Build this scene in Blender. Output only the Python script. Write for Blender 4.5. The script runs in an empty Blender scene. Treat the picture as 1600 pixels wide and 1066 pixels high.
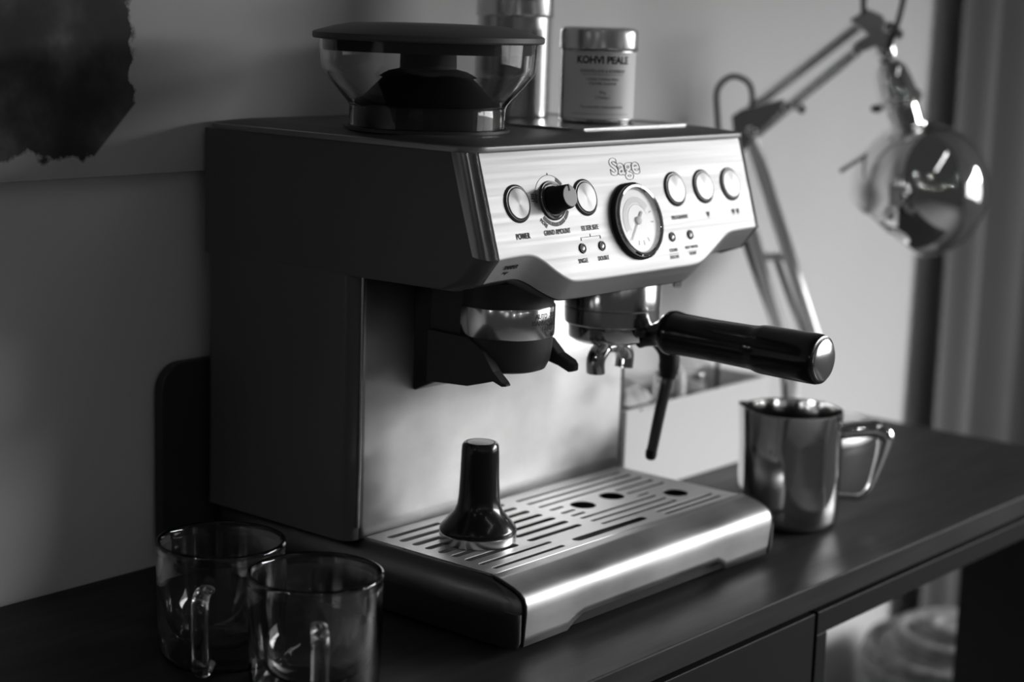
import bpy, bmesh, math, random
from mathutils import Vector, Matrix
random.seed(7)
R = math.radians
scene = bpy.context.scene
COL = scene.collection

# ------------------------------------------------------------------ camera, world, light, exposure
CAM = Vector((-1.0602, -0.7342, 0.4318))
cam = bpy.data.objects.new('camera', bpy.data.cameras.new('camera'))
COL.objects.link(cam)
cam.data.sensor_width = 36.0
cam.data.lens = 2806.35 / 1600 * 36.0
cam.data.clip_start = 0.02
cam.matrix_world = (Matrix.Translation(CAM) @ Matrix.Rotation(R(-50.2164), 4, 'Z') @
                    Matrix.Rotation(R(90 - 10.4079), 4, 'X') @ Matrix.Rotation(R(1.8752), 4, 'Z'))
cam.data.dof.use_dof = True
cam.data.dof.focus_distance = 1.24
cam.data.dof.aperture_fstop = 4.0
cam.data.dof.aperture_blades = 0
scene.camera = cam

scene.view_settings.view_transform = 'Standard'
scene.view_settings.look = 'None'
scene.view_settings.exposure = 0.0
scene.view_settings.gamma = 1.0
scene.view_settings.use_curve_mapping = False

world = bpy.data.worlds.new('room_ambient')
scene.world = world
world.use_nodes = True
world.node_tree.nodes['Background'].inputs[0].default_value = (1, 1, 1, 1)
world.node_tree.nodes['Background'].inputs[1].default_value = 0.034

# daylight: a tall window in the right-hand wall (built below), low sky beyond it
WIN_C = Vector((1.70, -1.62, 0.395))
WIN_N = Vector((-1.0, 0.0, 0.0))
WIN_T = Vector((0.0, 1.0, 0.0))
WIN_W, WIN_H = 2.15, 0.79
def rot_from_axes(x, y, z):
    return Matrix((x, y, z)).transposed().to_4x4()
def area_light(name, centre, n, w, h, energy):
    d = bpy.data.lights.new(name, 'AREA'); d.shape = 'RECTANGLE'; d.size = w; d.size_y = h; d.energy = energy
    o = bpy.data.objects.new(name, d); COL.objects.link(o)
    t = Vector((0, 0, 1)).cross(n).normalized()
    o.matrix_world = Matrix.Translation(centre) @ rot_from_axes(-t, n.cross(-t), -n)   # shines along n
    return o
SKY_AZ = R(324.1)
area_light('sky_daylight', Vector((5.18 * math.cos(SKY_AZ), 5.18 * math.sin(SKY_AZ), 1.865)), -Vector((math.cos(SKY_AZ), math.sin(SKY_AZ), 0)), 3.51, 1.97, 720.0)
area_light('window_daylight', WIN_C + Vector((0.05, 0, 0)), WIN_N, WIN_W, WIN_H, 12.0)

# slim strip lamp on the ceiling towards the camera side (its glints run along rims and handles)
sl = area_light('ceiling_strip', Vector((0.25, -1.05, 1.60)), Vector((0, 0.05, -1)).normalized(), 1.5, 0.035, 1.1)
sl.matrix_world = Matrix.Translation((0.25, -1.05, 1.60)) @ Matrix.Rotation(R(30), 4, 'Z')

# room bulbs behind the camera come first, the rest are added for sparkle in glass
for i, (az, el, dist) in enumerate(((207, 14, 4.2), (217, 9, 4.4), (232, 8, 4.5), (246, 9, 4.4), (185, 12, 3.9), (170, 16, 3.6), (260, 12, 4.2), (224, 26, 3.6), (198, 30, 3.4), (275, 22, 3.8))):
    bl = bpy.data.lights.new('glint_bulb', 'POINT'); bl.energy = 2.2; bl.shadow_soft_size = 0.012
    bo = bpy.data.objects.new('glint_bulb', bl); COL.objects.link(bo)
    bo.location = (0.65 + dist * math.cos(R(az)), 0.15 + dist * math.sin(R(az)), 0.30 + dist * math.tan(R(el)))

# ------------------------------------------------------------------ materials
def mat(name, col, rough=0.5, metal=0.0, spec=0.5, **kw):
    m = bpy.data.materials.new(name); m.use_nodes = True
    nt = m.node_tree; b = nt.nodes['Principled BSDF']
    b.inputs['Base Color'].default_value = (col, col, col, 1)
    b.inputs['Roughness'].default_value = rough
    b.inputs['Metallic'].default_value = metal
    b.inputs['Specular IOR Level'].default_value = spec
    if 'coat' in kw:
        b.inputs['Coat Weight'].default_value = kw['coat']; b.inputs['Coat Roughness'].default_value = 0.05
    if 'aniso' in kw:
        b.inputs['Anisotropic'].default_value = kw['aniso']
    if 'noise' in kw:
        sc, lo_, hi_, stretch = kw['noise']          # colour varies between lo_ and hi_
        tc = nt.nodes.new('ShaderNodeTexCoord'); mp = nt.nodes.new('ShaderNodeMapping')
        mp.inputs['Scale'].default_value = stretch
        nz = nt.nodes.new('ShaderNodeTexNoise'); nz.inputs['Scale'].default_value = sc
        nz.inputs['Detail'].default_value = 5
        rp = nt.nodes.new('ShaderNodeMapRange')
        rp.inputs['From Min'].default_value = 0.3; rp.inputs['From Max'].default_value = 0.7
        rp.inputs['To Min'].default_value = lo_; rp.inputs['To Max'].default_value = hi_
        nt.links.new(tc.outputs['Object'], mp.inputs[0]); nt.links.new(mp.outputs[0], nz.inputs['Vector'])
        nt.links.new(nz.outputs['Fac'], rp.inputs['Value'])
        nt.links.new(rp.outputs[0], b.inputs['Base Color'])
    if 'rnoise' in kw:
        sc, lo_, hi_, stretch = kw['rnoise']         # roughness varies
        tc = nt.nodes.new('ShaderNodeTexCoord'); mp = nt.nodes.new('ShaderNodeMapping')
        mp.inputs['Scale'].default_value = stretch
        nz = nt.nodes.new('ShaderNodeTexNoise'); nz.inputs['Scale'].default_value = sc
        nz.inputs['Detail'].default_value = 6
        rp = nt.nodes.new('ShaderNodeMapRange')
        rp.inputs['From Min'].default_value = 0.3; rp.inputs['From Max'].default_value = 0.7
        rp.inputs['To Min'].default_value = lo_; rp.inputs['To Max'].default_value = hi_
        nt.links.new(tc.outputs['Object'], mp.inputs[0]); nt.links.new(mp.outputs[0], nz.inputs['Vector'])
        nt.links.new(nz.outputs['Fac'], rp.inputs['Value'])
        nt.links.new(rp.outputs[0], b.inputs['Roughness'])
    if 'bump' in kw:
        sc, st, dist, stretch = kw['bump']
        tc = nt.nodes.new('ShaderNodeTexCoord'); mp = nt.nodes.new('ShaderNodeMapping')
        mp.inputs['Scale'].default_value = stretch
        nz = nt.nodes.new('ShaderNodeTexNoise'); nz.inputs['Scale'].default_value = sc
        nz.inputs['Detail'].default_value = 4
        bp = nt.nodes.new('ShaderNodeBump'); bp.inputs['Strength'].default_value = st
        bp.inputs['Distance'].default_value = dist
        nt.links.new(tc.outputs['Object'], mp.inputs[0]); nt.links.new(mp.outputs[0], nz.inputs['Vector'])
        nt.links.new(nz.outputs['Fac'], bp.inputs['Height']); nt.links.new(bp.outputs[0], b.inputs['Normal'])
    return m

def thin_glass(name, tint, refl_rough=0.03, strength=1.0):
    """thin clear or smoky plastic pane: tinted see-through plus fresnel reflection"""
    m = bpy.data.materials.new(name); m.use_nodes = True
    nt = m.node_tree; nt.nodes.remove(nt.nodes['Principled BSDF'])
    out = nt.nodes['Material Output']
    tr = nt.nodes.new('ShaderNodeBsdfTransparent'); tr.inputs[0].default_value = (tint, tint, tint, 1)
    gl = nt.nodes.new('ShaderNodeBsdfGlossy'); gl.inputs['Roughness'].default_value = refl_rough
    gl.inputs[0].default_value = (strength, strength, strength, 1)
    fr = nt.nodes.new('ShaderNodeFresnel')
    geo = nt.nodes.new('ShaderNodeNewGeometry')         # same reflectance from both faces of the thin wall
    io = nt.nodes.new('ShaderNodeMapRange'); io.inputs['To Min'].default_value = 1.45; io.inputs['To Max'].default_value = 1 / 1.45
    nt.links.new(geo.outputs['Backfacing'], io.inputs['Value']); nt.links.new(io.outputs[0], fr.inputs['IOR'])
    mx = nt.nodes.new('ShaderNodeMixShader')
    nt.links.new(fr.outputs[0], mx.inputs[0]); nt.links.new(tr.outputs[0], mx.inputs[1])
    nt.links.new(gl.outputs[0], mx.inputs[2]); nt.links.new(mx.outputs[0], out.inputs[0])
    return m

def real_glass(name, col=0.97, ior=1.47):
    m = bpy.data.materials.new(name); m.use_nodes = True
    b = m.node_tree.nodes['Principled BSDF']
    b.inputs['Base Color'].default_value = (col, col, col, 1)
    b.inputs['Roughness'].default_value = 0.0
    b.inputs['Transmission Weight'].default_value = 1.0
    b.inputs['IOR'].default_value = ior
    return m

def radial_metal(name, col, rough):
    """spun metal button: conical glint from a radial tangent"""
    m = mat(name, col, rough, 1.0)
    nt = m.node_tree; b = nt.nodes['Principled BSDF']
    b.inputs['Anisotropic'].default_value = 0.85
    tg = nt.nodes.new('ShaderNodeTangent'); tg.direction_type = 'RADIAL'; tg.axis = 'Z'
    nt.links.new(tg.outputs[0], b.inputs['Tangent'])
    return m

def painting_mat(name):
    """loose dark brushwork on a pale ground"""
    m = mat(name, 0.5, 0.8)
    nt = m.node_tree; b = nt.nodes['Principled BSDF']
    tc = nt.nodes.new('ShaderNodeTexCoord'); sx = nt.nodes.new('ShaderNodeSeparateXYZ')
    nt.links.new(tc.outputs['Object'], sx.inputs[0])
    nz = nt.nodes.new('ShaderNodeTexNoise'); nz.inputs['Scale'].default_value = 38; nz.inputs['Detail'].default_value = 8
    nt.links.new(tc.outputs['Object'], nz.inputs['Vector'])
    def mth(op, a, b_=None, c=None):
        n = nt.nodes.new('ShaderNodeMath'); n.operation = op
        for i, v in enumerate((a, b_, c)):
            if v is None: continue
            if isinstance(v, (int, float)): n.inputs[i].default_value = v
            else: nt.links.new(v, n.inputs[i])
        return n.outputs[0]
    nn = mth('MULTIPLY_ADD', nz.outputs['Fac'], 0.036, -0.018)
    x = mth('ADD', sx.outputs[0], nn); z = mth('ADD', sx.outputs[2], nn)
    # dark mass: left of x = edge and above z = foot, corner eaten away
    dx = mth('SUBTRACT', -0.234, x); dz = mth('SUBTRACT', z, 0.3195)
    corner = mth('SUBTRACT', mth('ADD', dx, dz), 0.034)
    mn = mth('MINIMUM', mth('MINIMUM', dx, dz), corner)
    mr = nt.nodes.new('ShaderNodeMapRange'); mr.inputs['From Min'].default_value = -0.0012; mr.inputs['From Max'].default_value = 0.0016
    nt.links.new(mn, mr.inputs['Value'])
    n2 = nt.nodes.new('ShaderNodeTexNoise'); n2.inputs['Scale'].default_value = 20; n2.inputs['Detail'].default_value = 6
    nt.links.new(tc.outputs['Object'], n2.inputs['Vector'])
    pale = mth('MULTIPLY_ADD', n2.outputs['Fac'], 0.10, 0.42)
    dark = mth('MULTIPLY_ADD', mth('POWER', n2.outputs['Fac'], 6.0), 1.2, 0.022)
    mix = nt.nodes.new('ShaderNodeMix'); mix.data_type = 'FLOAT'
    nt.links.new(mr.outputs[0], mix.inputs[0]); nt.links.new(pale, mix.inputs[2]); nt.links.new(dark, mix.inputs[3])
    nt.links.new(mix.outputs[0], b.inputs['Base Color'])
    return m

LX = (3, 200, 200)    # brushing along x
M = dict(
    wall=mat('wall_paint', 0.72, 0.9, bump=(60, 0.15, 0.002, (1, 1, 1)), noise=(3, 0.69, 0.74, (1, 1, 1))),
    floor=mat('floor_boards', 0.22, 0.6, noise=(6, 0.18, 0.27, (1, 8, 1))),
    table=mat('black_stained_wood', 0.022, 0.42, spec=0.13, noise=(9, 0.022, 0.033, (1, 14, 14)), rnoise=(7, 0.38, 0.52, (1, 5, 5)), bump=(120, 0.05, 0.001, (1, 10, 10))),
    drawer=mat('black_drawer_front', 0.009, 0.45, spec=0.15, bump=(120, 0.05, 0.001, (1, 10, 10))),
    curtain=mat('grey_curtain_cloth', 0.16, 0.95, bump=(300, 0.2, 0.001, (1, 1, 1))),
    steel=mat('brushed_steel', 0.72, 0.5, 1.0, rnoise=(1.5, 0.44, 0.54, LX), bump=(9, 0.05, 0.0004, LX)),
    panel=mat('brushed_panel_steel', 0.46, 0.6, 1.0, rnoise=(1.5, 0.56, 0.64, LX), bump=(9, 0.06, 0.0004, LX)),
    splash=mat('smeared_splash_steel', 0.6, 0.5, 1.0, rnoise=(16, 0.40, 0.62, (1, 1, 1.6)), bump=(9, 0.04, 0.0004, LX), noise=(14, 0.52, 0.70, (1, 1, 1.4))),
    cover=mat('smudged_cover_steel', 0.6, 0.45, 1.0, rnoise=(20, 0.40, 0.52, (1, 1, 1)), bump=(9, 0.05, 0.0004, LX), noise=(18, 0.33, 0.47, (1, 1, 1))),
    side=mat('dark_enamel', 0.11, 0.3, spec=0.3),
    wand=mat('dark_wand_steel', 0.09, 0.3, 1.0),
    cheek=mat('dark_polished_steel', 0.32, 0.2, 1.0),
    base=mat('dark_base_steel', 0.22, 0.34, 1.0),
    trim=mat('grey_top_trim', 0.34, 0.42, 1.0),
    edge=mat('bright_steel_edge', 0.85, 0.22, 1.0),
    chrome=mat('chrome', 0.86, 0.06, 1.0),
    pitcher=mat('brushed_pitcher_steel', 0.74, 0.10, 1.0),
    satin=mat('satin_chrome', 0.8, 0.16, 1.0),
    nickel=mat('nickel_tube', 0.85, 0.42, 0.4),
    black=mat('black_plastic', 0.045, 0.42, spec=0.3),
    lid=mat('dark_grey_lid_plastic', 0.075, 0.5, spec=0.4, bump=(900, 0.1, 0.0003, (1, 1, 1))),
    gloss=mat('glossy_black', 0.010, 0.2, spec=0.4, coat=0.2),
    rubber=mat('black_rubber', 0.012, 0.6, spec=0.25),
    basin=mat('black_tray_basin', 0.006, 0.5, spec=0.2),
    button=radial_metal('spun_steel_button', 0.27, 0.42),
    ring=mat('dark_button_ring', 0.045, 0.35),
    ink=mat('black_print', 0.012, 0.6),
    ink2=mat('grey_print', 0.10, 0.6),
    knobface=mat('grey_knob_face', 0.22, 0.45),
    dial=mat('gauge_dial_silver', 0.70, 0.5, 0.3),
    dial2=mat('gauge_dial_grey', 0.50, 0.5, 0.3),
    needle=mat('gauge_needle', 0.12, 0.4),
    led=mat('led_lens', 0.35, 0.2),
    smoke=real_glass('smoky_hopper_plastic', 0.86, 1.42),
    lens=thin_glass('gauge_lens', 0.97, 0.2, 0.15),
    glass=real_glass('mug_glass'),
    clear=thin_glass('clear_jar_plastic', 0.85),
    white=mat('white_plastic', 0.76, 0.45),
    whitep=mat('white_paper', 0.7, 0.8),
    kraft=mat('grey_paper', 0.30, 0.8, noise=(30, 0.25, 0.85, (1, 1, 1))),
    dark=mat('charcoal_packet', 0.04, 0.5),
    tin=mat('tinplate', 0.62, 0.26, 1.0),
    canister=mat('brushed_canister_steel', 0.6, 0.25, 1.0, bump=(9, 0.04, 0.0004, (200, 200, 3))),
    label=mat('paper_label', 0.88, 0.5),
    wicker=mat('wicker', 0.20, 0.8, noise=(60, 0.12, 0.34, (1, 1, 3))),
    canvas=painting_mat('painted_canvas'),
    canvas_edge=mat('bare_canvas', 0.5, 0.9),
    cable=mat('black_cable', 0.015, 0.5),
)

# ------------------------------------------------------------------ mesh helpers
class MB:
    def __init__(s): s.v = []; s.f = []
    def add(s, vs, fs):
        o = len(s.v); s.v += [tuple(v) for v in vs]; s.f += [tuple(i + o for i in f) for f in fs]; return s
    def xf(s, m, start=0):
        for i in range(start, len(s.v)): s.v[i] = tuple(m @ Vector(s.v[i]))
        return s
    def box(s, x0, x1, y0, y1, z0, z1):
        return s.add([(x0, y0, z0), (x1, y0, z0), (x1, y1, z0), (x0, y1, z0), (x0, y0, z1), (x1, y0, z1), (x1, y1, z1), (x0, y1, z1)],
                     [(0, 3, 2, 1), (4, 5, 6, 7), (0, 1, 5, 4), (1, 2, 6, 5), (2, 3, 7, 6), (3, 0, 4, 7)])
    def lathe(s, prof, n=48, m=None, close=False):
        """profile of (r, z) from bottom to top on the outside; r = 0 ends close"""
        vs = []; fs = []; rows = []
        for r, z in prof:
            if r < 1e-7: rows.append([len(vs)]); vs.append((0, 0, z))
            else:
                rows.append(list(range(len(vs), len(vs) + n)))
                vs += [(r * math.cos(2 * math.pi * k / n), r * math.sin(2 * math.pi * k / n), z) for k in range(n)]
        pairs = list(zip(rows[:-1], rows[1:]))
        if close: pairs.append((rows[-1], rows[0]))
        for a, b in pairs:
            for k in range(n):
                k2 = (k + 1) % n
                if len(a) == 1 and len(b) == 1: continue
                if len(a) == 1: fs.append((a[0], b[k2], b[k]))
                elif len(b) == 1: fs.append((a[k], a[k2], b[0]))
                else: fs.append((a[k], a[k2], b[k2], b[k]))
        st = len(s.v); s.add(vs, fs)
        if m is not None: s.xf(m, st)
        return s
    def loft(s, loops, cap0=True, cap1=True):
        n = len(loops[0]); vs = []; fs = []
        for l in loops: vs += [tuple(p) for p in l]
        for j in range(len(loops) - 1):
            for k in range(n):
                k2 = (k + 1) % n
                fs.append((j * n + k, j * n + k2, (j + 1) * n + k2, (j + 1) * n + k))
        if cap0: fs.append(tuple(reversed(range(n))))
        if cap1: fs.append(tuple((len(loops) - 1) * n + k for k in range(n)))
        return s.add(vs, fs)
    def rrect(s, levels, seg=6, cap0=True, cap1=True):
        """stack of rounded rectangles (x0, x1, y0, y1, radius, z)"""
        loops = []
        for x0, x1, y0, y1, r, z in levels:
            l = []
            for cx, cy, a0 in ((x1 - r, y1 - r, 0), (x0 + r, y1 - r, 90), (x0 + r, y0 + r, 180), (x1 - r, y0 + r, 270)):
                for k in range(seg + 1):
                    a = R(a0 + 90 * k / seg); l.append((cx + r * math.cos(a), cy + r * math.sin(a), z))
            loops.append(l)
        return s.loft(loops, cap0, cap1)
    def tube(s, pts, rad, n=12, flat=1.0, side=None, cap=True):
        """sweep a circle (or flattened strap) along pts; rad is one radius or one for each point"""
        pts = [Vector(p) for p in pts]
        rr = rad if isinstance(rad, (list, tuple)) else [rad] * len(pts)
        loops = []; up = Vector(side) if side is not None else None
        prev = None
        for i, p in enumerate(pts):
            t = (pts[min(i + 1, len(pts) - 1)] - pts[max(i - 1, 0)]).normalized()
            if up is not None: a = (up - t * up.dot(t)).normalized()
            else:
                if prev is None:
                    h = Vector((0, 0, 1)) if abs(t.z) < 0.9 else Vector((1, 0, 0))
                    a = (h - t * h.dot(t)).normalized()
                else: a = (prev - t * prev.dot(t)).normalized()
            prev = a; b = t.cross(a)
            loops.append([p + a * math.cos(2 * math.pi * k / n) * rr[i] + b * math.sin(2 * math.pi * k / n) * rr[i] * flat for k in range(n)])
        return s.loft(loops, cap, cap)
    def poly(s, pts2, h, m=None):
        """prism of a flat outline, thickness h"""
        n = len(pts2); st = len(s.v)
        vs = [(x, y, 0) for x, y in pts2] + [(x, y, h) for x, y in pts2]
        fs = [tuple(reversed(range(n))), tuple(range(n, 2 * n))] + [(k, (k + 1) % n, n + (k + 1) % n, n + k) for k in range(n)]
        s.add(vs, fs)
        if m is not None: s.xf(m, st)
        return s
    def grid(s, rows):
        n = len(rows[0]); vs = [p for r in rows for p in r]; fs = []
        for j in range(len(rows) - 1):
            for k in range(n - 1):
                fs.append((j * n + k, j * n + k + 1, (j + 1) * n + k + 1, (j + 1) * n + k))
        return s.add(vs, fs)

def spline(pts, n=8):
    """Catmull-Rom through the points"""
    P = [Vector(p) for p in pts]; out = []
    for i in range(len(P) - 1):
        p0 = P[max(i - 1, 0)]; p1 = P[i]; p2 = P[i + 1]; p3 = P[min(i + 2, len(P) - 1)]
        for k in range(n):
            t = k / n
            out.append(0.5 * ((2 * p1) + (p2 - p0) * t + (2 * p0 - 5 * p1 + 4 * p2 - p3) * t * t + (3 * p1 - p0 - 3 * p2 + p3) * t ** 3))
    out.append(P[-1]); return out

def root_loc(o):
    while o.parent is not None: o = o.parent
    return Vector(o.location)

def finish(me, smooth, fix):
    if fix:
        bm = bmesh.new(); bm.from_mesh(me); bmesh.ops.recalc_face_normals(bm, faces=bm.faces); bm.to_mesh(me); bm.free()
    if smooth:
        for p in me.polygons: p.use_smooth = True
        me.set_sharp_from_angle(angle=R(smooth if smooth is not True else 38))

def obj(name, mb, material, parent=None, smooth=True, bevel=0, label=None, kind=None, at=None, fix=True, solid=0):
    """one mesh object; coordinates are given in the world (or about `at`, then placed there)"""
    me = bpy.data.meshes.new(name); me.from_pydata(mb.v, [], mb.f); me.update()
    finish(me, smooth, fix)
    return link(name, me, material, parent, bevel, label, kind, at, solid)

def link(name, me, material, parent=None, bevel=0, label=None, kind=None, at=None, solid=0):
    o = bpy.data.objects.new(name, me); COL.objects.link(o)
    if material is not None: me.materials.append(M[material])
    if parent is not None:
        if at is None:
            ch = Matrix.Identity(4); q = parent
            while q is not None: ch = q.matrix_basis @ ch; q = q.parent
            me.transform(ch.inverted())
        o.parent = parent
        if at is not None:
            loc, rot = at
            o.matrix_parent_inverse = Matrix.Identity(4)
            o.matrix_basis = Matrix.Translation(Vector(loc) - root_loc(parent)) @ rot
    elif at is not None:
        o.matrix_world = Matrix.Translation(at[0]) @ at[1]
    if bevel:
        b = o.modifiers.new('bevel', 'BEVEL'); b.width = bevel; b.segments = 3; b.limit_method = 'ANGLE'; b.angle_limit = R(35)
        b.harden_normals = False
    if solid:
        sm = o.modifiers.new('solidify', 'SOLIDIFY'); sm.thickness = solid; sm.offset = -1
    if label: o['label'] = label
    if kind: o['kind'] = kind
    return o

def thing(name, label, cat, loc, group=None):
    o = bpy.data.objects.new(name, None); COL.objects.link(o)
    o.location = loc; o.empty_display_size = 0.02
    o['label'] = label; o['category'] = cat
    if group: o['group'] = group
    return o

def tag(o, label, cat, group=None):
    o['label'] = label; o['category'] = cat
    if group: o['group'] = group
    return o

def text(name, body, size, mtx, material, parent, xs=1.0, extrude=0.0001, align='CENTER', outline=0, offset=0.0, shear=0.0, spacing=1.0):
    cu = bpy.data.curves.new(name, 'FONT'); cu.body = body; cu.size = size
    cu.align_x = align; cu.align_y = 'CENTER'; cu.extrude = extrude; cu.offset = offset; cu.shear = shear
    cu.space_character = spacing; cu.resolution_u = 4
    if outline:
        cu.fill_mode = 'NONE' if cu.dimensions == '3D' else 'NONE'
        cu.extrude = 0; cu.bevel_depth = outline; cu.bevel_resolution = 1
    t = bpy.data.objects.new('tmp_text', cu); COL.objects.link(t)
    dg = bpy.context.evaluated_depsgraph_get(); dg.update()
    me = bpy.data.meshes.new_from_object(t.evaluated_get(dg))
    bpy.data.objects.remove(t); bpy.data.curves.remove(cu)
    me.name = name
    me.transform(mtx @ Matrix.Diagonal((xs, 1, 1, 1)))
    me.materials.clear()
    return link(name, me, material, parent)

def flat_curve_mesh(name, loops, extrude, bevel=0.0):
    """flat sheet from outlines: first loop is the rim, the others are holes"""
    cu = bpy.data.curves.new(name, 'CURVE'); cu.dimensions = '2D'; cu.fill_mode = 'BOTH'
    cu.extrude = extrude; cu.bevel_depth = bevel; cu.bevel_resolution = 1
    for l in loops:
        sp = cu.splines.new('POLY'); sp.points.add(len(l) - 1)
        for i, (x, y) in enumerate(l): sp.points[i].co = (x, y, 0, 1)
        sp.use_cyclic_u = True
    t = bpy.data.objects.new('tmp_curve', cu); COL.objects.link(t)
    dg = bpy.context.evaluated_depsgraph_get(); dg.update()
    me = bpy.data.meshes.new_from_object(t.evaluated_get(dg))
    bpy.data.objects.remove(t); bpy.data.curves.remove(cu); me.name = name; me.materials.clear()
    return me

def circ(cx, cy, r, n=24): return [(cx + r * math.cos(2 * math.pi * k / n), cy + r * math.sin(2 * math.pi * k / n)) for k in range(n)]
def slot(x0, x1, y, w, n=6):
    r = w / 2; l = []
    for k in range(n + 1): a = R(-90 + 180 * k / n); l.append((x1 - r + r * math.cos(a), y + r * math.sin(a)))
    for k in range(n + 1): a = R(90 + 180 * k / n); l.append((x0 + r + r * math.cos(a), y + r * math.sin(a)))
    return l

def struct(o): o['kind'] = 'structure'; return o

# ------------------------------------------------------------------ the setting
WY = 0.332                                   # face of the back wall
struct(obj('wall_back', MB().box(-2.6, 2.6, WY, WY + 0.1, -0.74, 1.9), 'wall', smooth=False))
struct(obj('floor', MB().box(-2.6, 2.6, -3.2, WY, -0.79, -0.74), 'floor', smooth=False))
def win_pt(u, v, d=0.0): return WIN_C + WIN_T * u + Vector((0, 0, v)) + WIN_N * d
def win_box(mb, u0, u1, v0, v1, d0, d1):
    vs = [win_pt(u, v, d) for v in (v0, v1) for d, u in ((d0, u0), (d0, u1), (d1, u1), (d1, u0))]
    return mb.add(vs, [(0, 3, 2, 1), (4, 5, 6, 7), (0, 1, 5, 4), (1, 2, 6, 5), (2, 3, 7, 6), (3, 0, 4, 7)])
mbw = MB()
hw, hh = WIN_W / 2, WIN_H / 2
win_box(mbw, -hw - 1.0, -hw, -1.095, 2.3, -0.08, 0.0); win_box(mbw, hw, WY - WIN_C.y, -1.095, 2.3, -0.08, 0.0)
win_box(mbw, -hw, hw, -1.095, -hh, -0.08, 0.0); win_box(mbw, -hw, hw, hh, 2.3, -0.08, 0.0)
struct(obj('wall_right', mbw, 'wall', smooth=False))
wf = struct(obj('window_1', win_box(win_box(win_box(win_box(MB(), -hw, -hw + 0.04, -hh, hh, -0.06, -0.01), hw - 0.04, hw, -hh, hh, -0.06, -0.01), -hw, hw, -hh, -hh + 0.04, -0.06, -0.01), -hw, hw, hh - 0.04, hh, -0.06, -0.01), 'white', smooth=False))
obj('window_mullion', win_box(MB(), -0.02, 0.02, -hh + 0.04, hh - 0.04, -0.05, -0.02), 'white', wf, smooth=False)

# curtain at the right end of the wall
cu_rows = []
for z in (-0.735, -0.2, 0.3, 0.9, 1.5):
    row = []
    for k in range(121):
        t = k / 120; x = 1.037 + 0.6 * t
        a = -0.017 * min(1, t * 14) * math.sin(t * 2 * math.pi * 4.2 - 0.6) + 0.004 * math.sin(t * 41 + z)
        row.append((x, 0.300 + a, z))
    cu_rows.append(row)
tag(obj('curtain', MB().grid(cu_rows), 'curtain', solid=0.003), 'dark grey curtain hanging in soft folds at the right edge', 'curtain')

# painting on the wall, far left
pt = thing('painting', 'unframed pale canvas with a ragged dark brushed shape on the wall', 'painting', (-0.40, WY, 0.305))
obj('canvas', MB().box(-0.95, 0.25, WY - 0.012, WY - 0.0005, 0.305, 0.80), 'canvas_edge', pt, smooth=False, bevel=0.0015)
me = bpy.data.meshes.new('painted_face')
me.from_pydata([(-0.949, WY - 0.0124, 0.3055), (0.249, WY - 0.0124, 0.3055), (0.249, WY - 0.0124, 0.7995), (-0.949, WY - 0.0124, 0.7995)], [], [(0, 1, 2, 3)])
pf = link('painted_face', me, 'canvas', None)
pf.parent = pt; pf.location = -Vector(pt.location)

# ------------------------------------------------------------------ table
FE = -0.0617; TX0, TX1 = -1.35, 0.700
tb = thing('console_table', 'long black wooden table with a drawer and an open bay underneath', 'table', (-0.3, 0.13, -0.74))
obj('tabletop', MB().box(TX0, TX1, FE, WY - 0.002, -0.020, 0.0), 'table', tb, smooth=False, bevel=0.0012)
obj('apron', MB().box(0.137, TX1 - 0.004, FE + 0.002, FE + 0.022, -0.0445, -0.0255), 'drawer', tb, smooth=False, bevel=0.0008)
obj('rail', MB().box(TX0 + 0.01, TX1 - 0.004, FE + 0.014, FE + 0.04, -0.0262, -0.0195), 'black', tb, smooth=False)
dw = obj('drawer', MB().box(-0.62, 0.1325, FE + 0.002, FE + 0.022, -0.215, -0.0255), 'drawer', tb, smooth=False, bevel=0.0008)
obj('post', MB().box(0.137, 0.153, FE + 0.002, FE + 0.06, -0.735, -0.0445), 'drawer', tb, smooth=False, bevel=0.0008)
obj('drawer_case', MB().box(-0.63, 0.137, FE + 0.022, WY - 0.03, -0.225, -0.0262), 'black', tb, smooth=False)
obj('leg', MB().box(0.655, 0.690, FE + 0.004, 0.066, -0.735, -0.0255), 'drawer', tb, smooth=False, bevel=0.0015)
obj('leg', MB().box(0.655, 0.690, 0.27, WY - 0.01, -0.735, -0.0199), 'drawer', tb, smooth=False, bevel=0.0015)
obj('leg', MB().box(-1.34, -1.30, FE + 0.004, 0.066, -0.735, -0.0199), 'drawer', tb, smooth=False, bevel=0.0015)
obj('leg', MB().box(-1.34, -1.30, 0.27, WY - 0.01, -0.735, -0.0199), 'drawer', tb, smooth=False, bevel=0.0015)

# ------------------------------------------------------------------ espresso machine
em = thing('espresso_machine', 'brushed steel espresso machine with bean hopper and pressure gauge', 'coffee machine', (0, 0.16, 0))
ZT = 0.0494
# base with tray basin
B = MB().rrect([
    (-0.160, 0.160, 0.014, 0.314, 0.012, 0.003), (-0.163, 0.163, 0.012, 0.316, 0.015, 0.026), (-0.163, 0.163, 0.000, 0.316, 0.015, 0.0265), (-0.163, 0.163, 0.000, 0.316, 0.015, 0.030),
    (-0.1625, 0.1625, 0.0006, 0.316, 0.015, 0.0365), (-0.161, 0.161, 0.0035, 0.316, 0.014, 0.0410),
    (-0.1585, 0.1585, 0.0105, 0.316, 0.012, 0.0448), (-0.1556, 0.1556, 0.0215, 0.316, 0.008, 0.0478),
    (-0.1542, 0.1542, 0.0278, 0.316, 0.006, 0.0490), (-0.1536, 0.1536, 0.0288, 0.157, 0.003, 0.0490),
    (-0.1532, 0.1532, 0.0290, 0.157, 0.003, 0.0400), (-0.1526, 0.1526, 0.0294, 0.157, 0.003, 0.0300)], seg=8)
base = obj('base', B, 'base', em, smooth=50)
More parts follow.
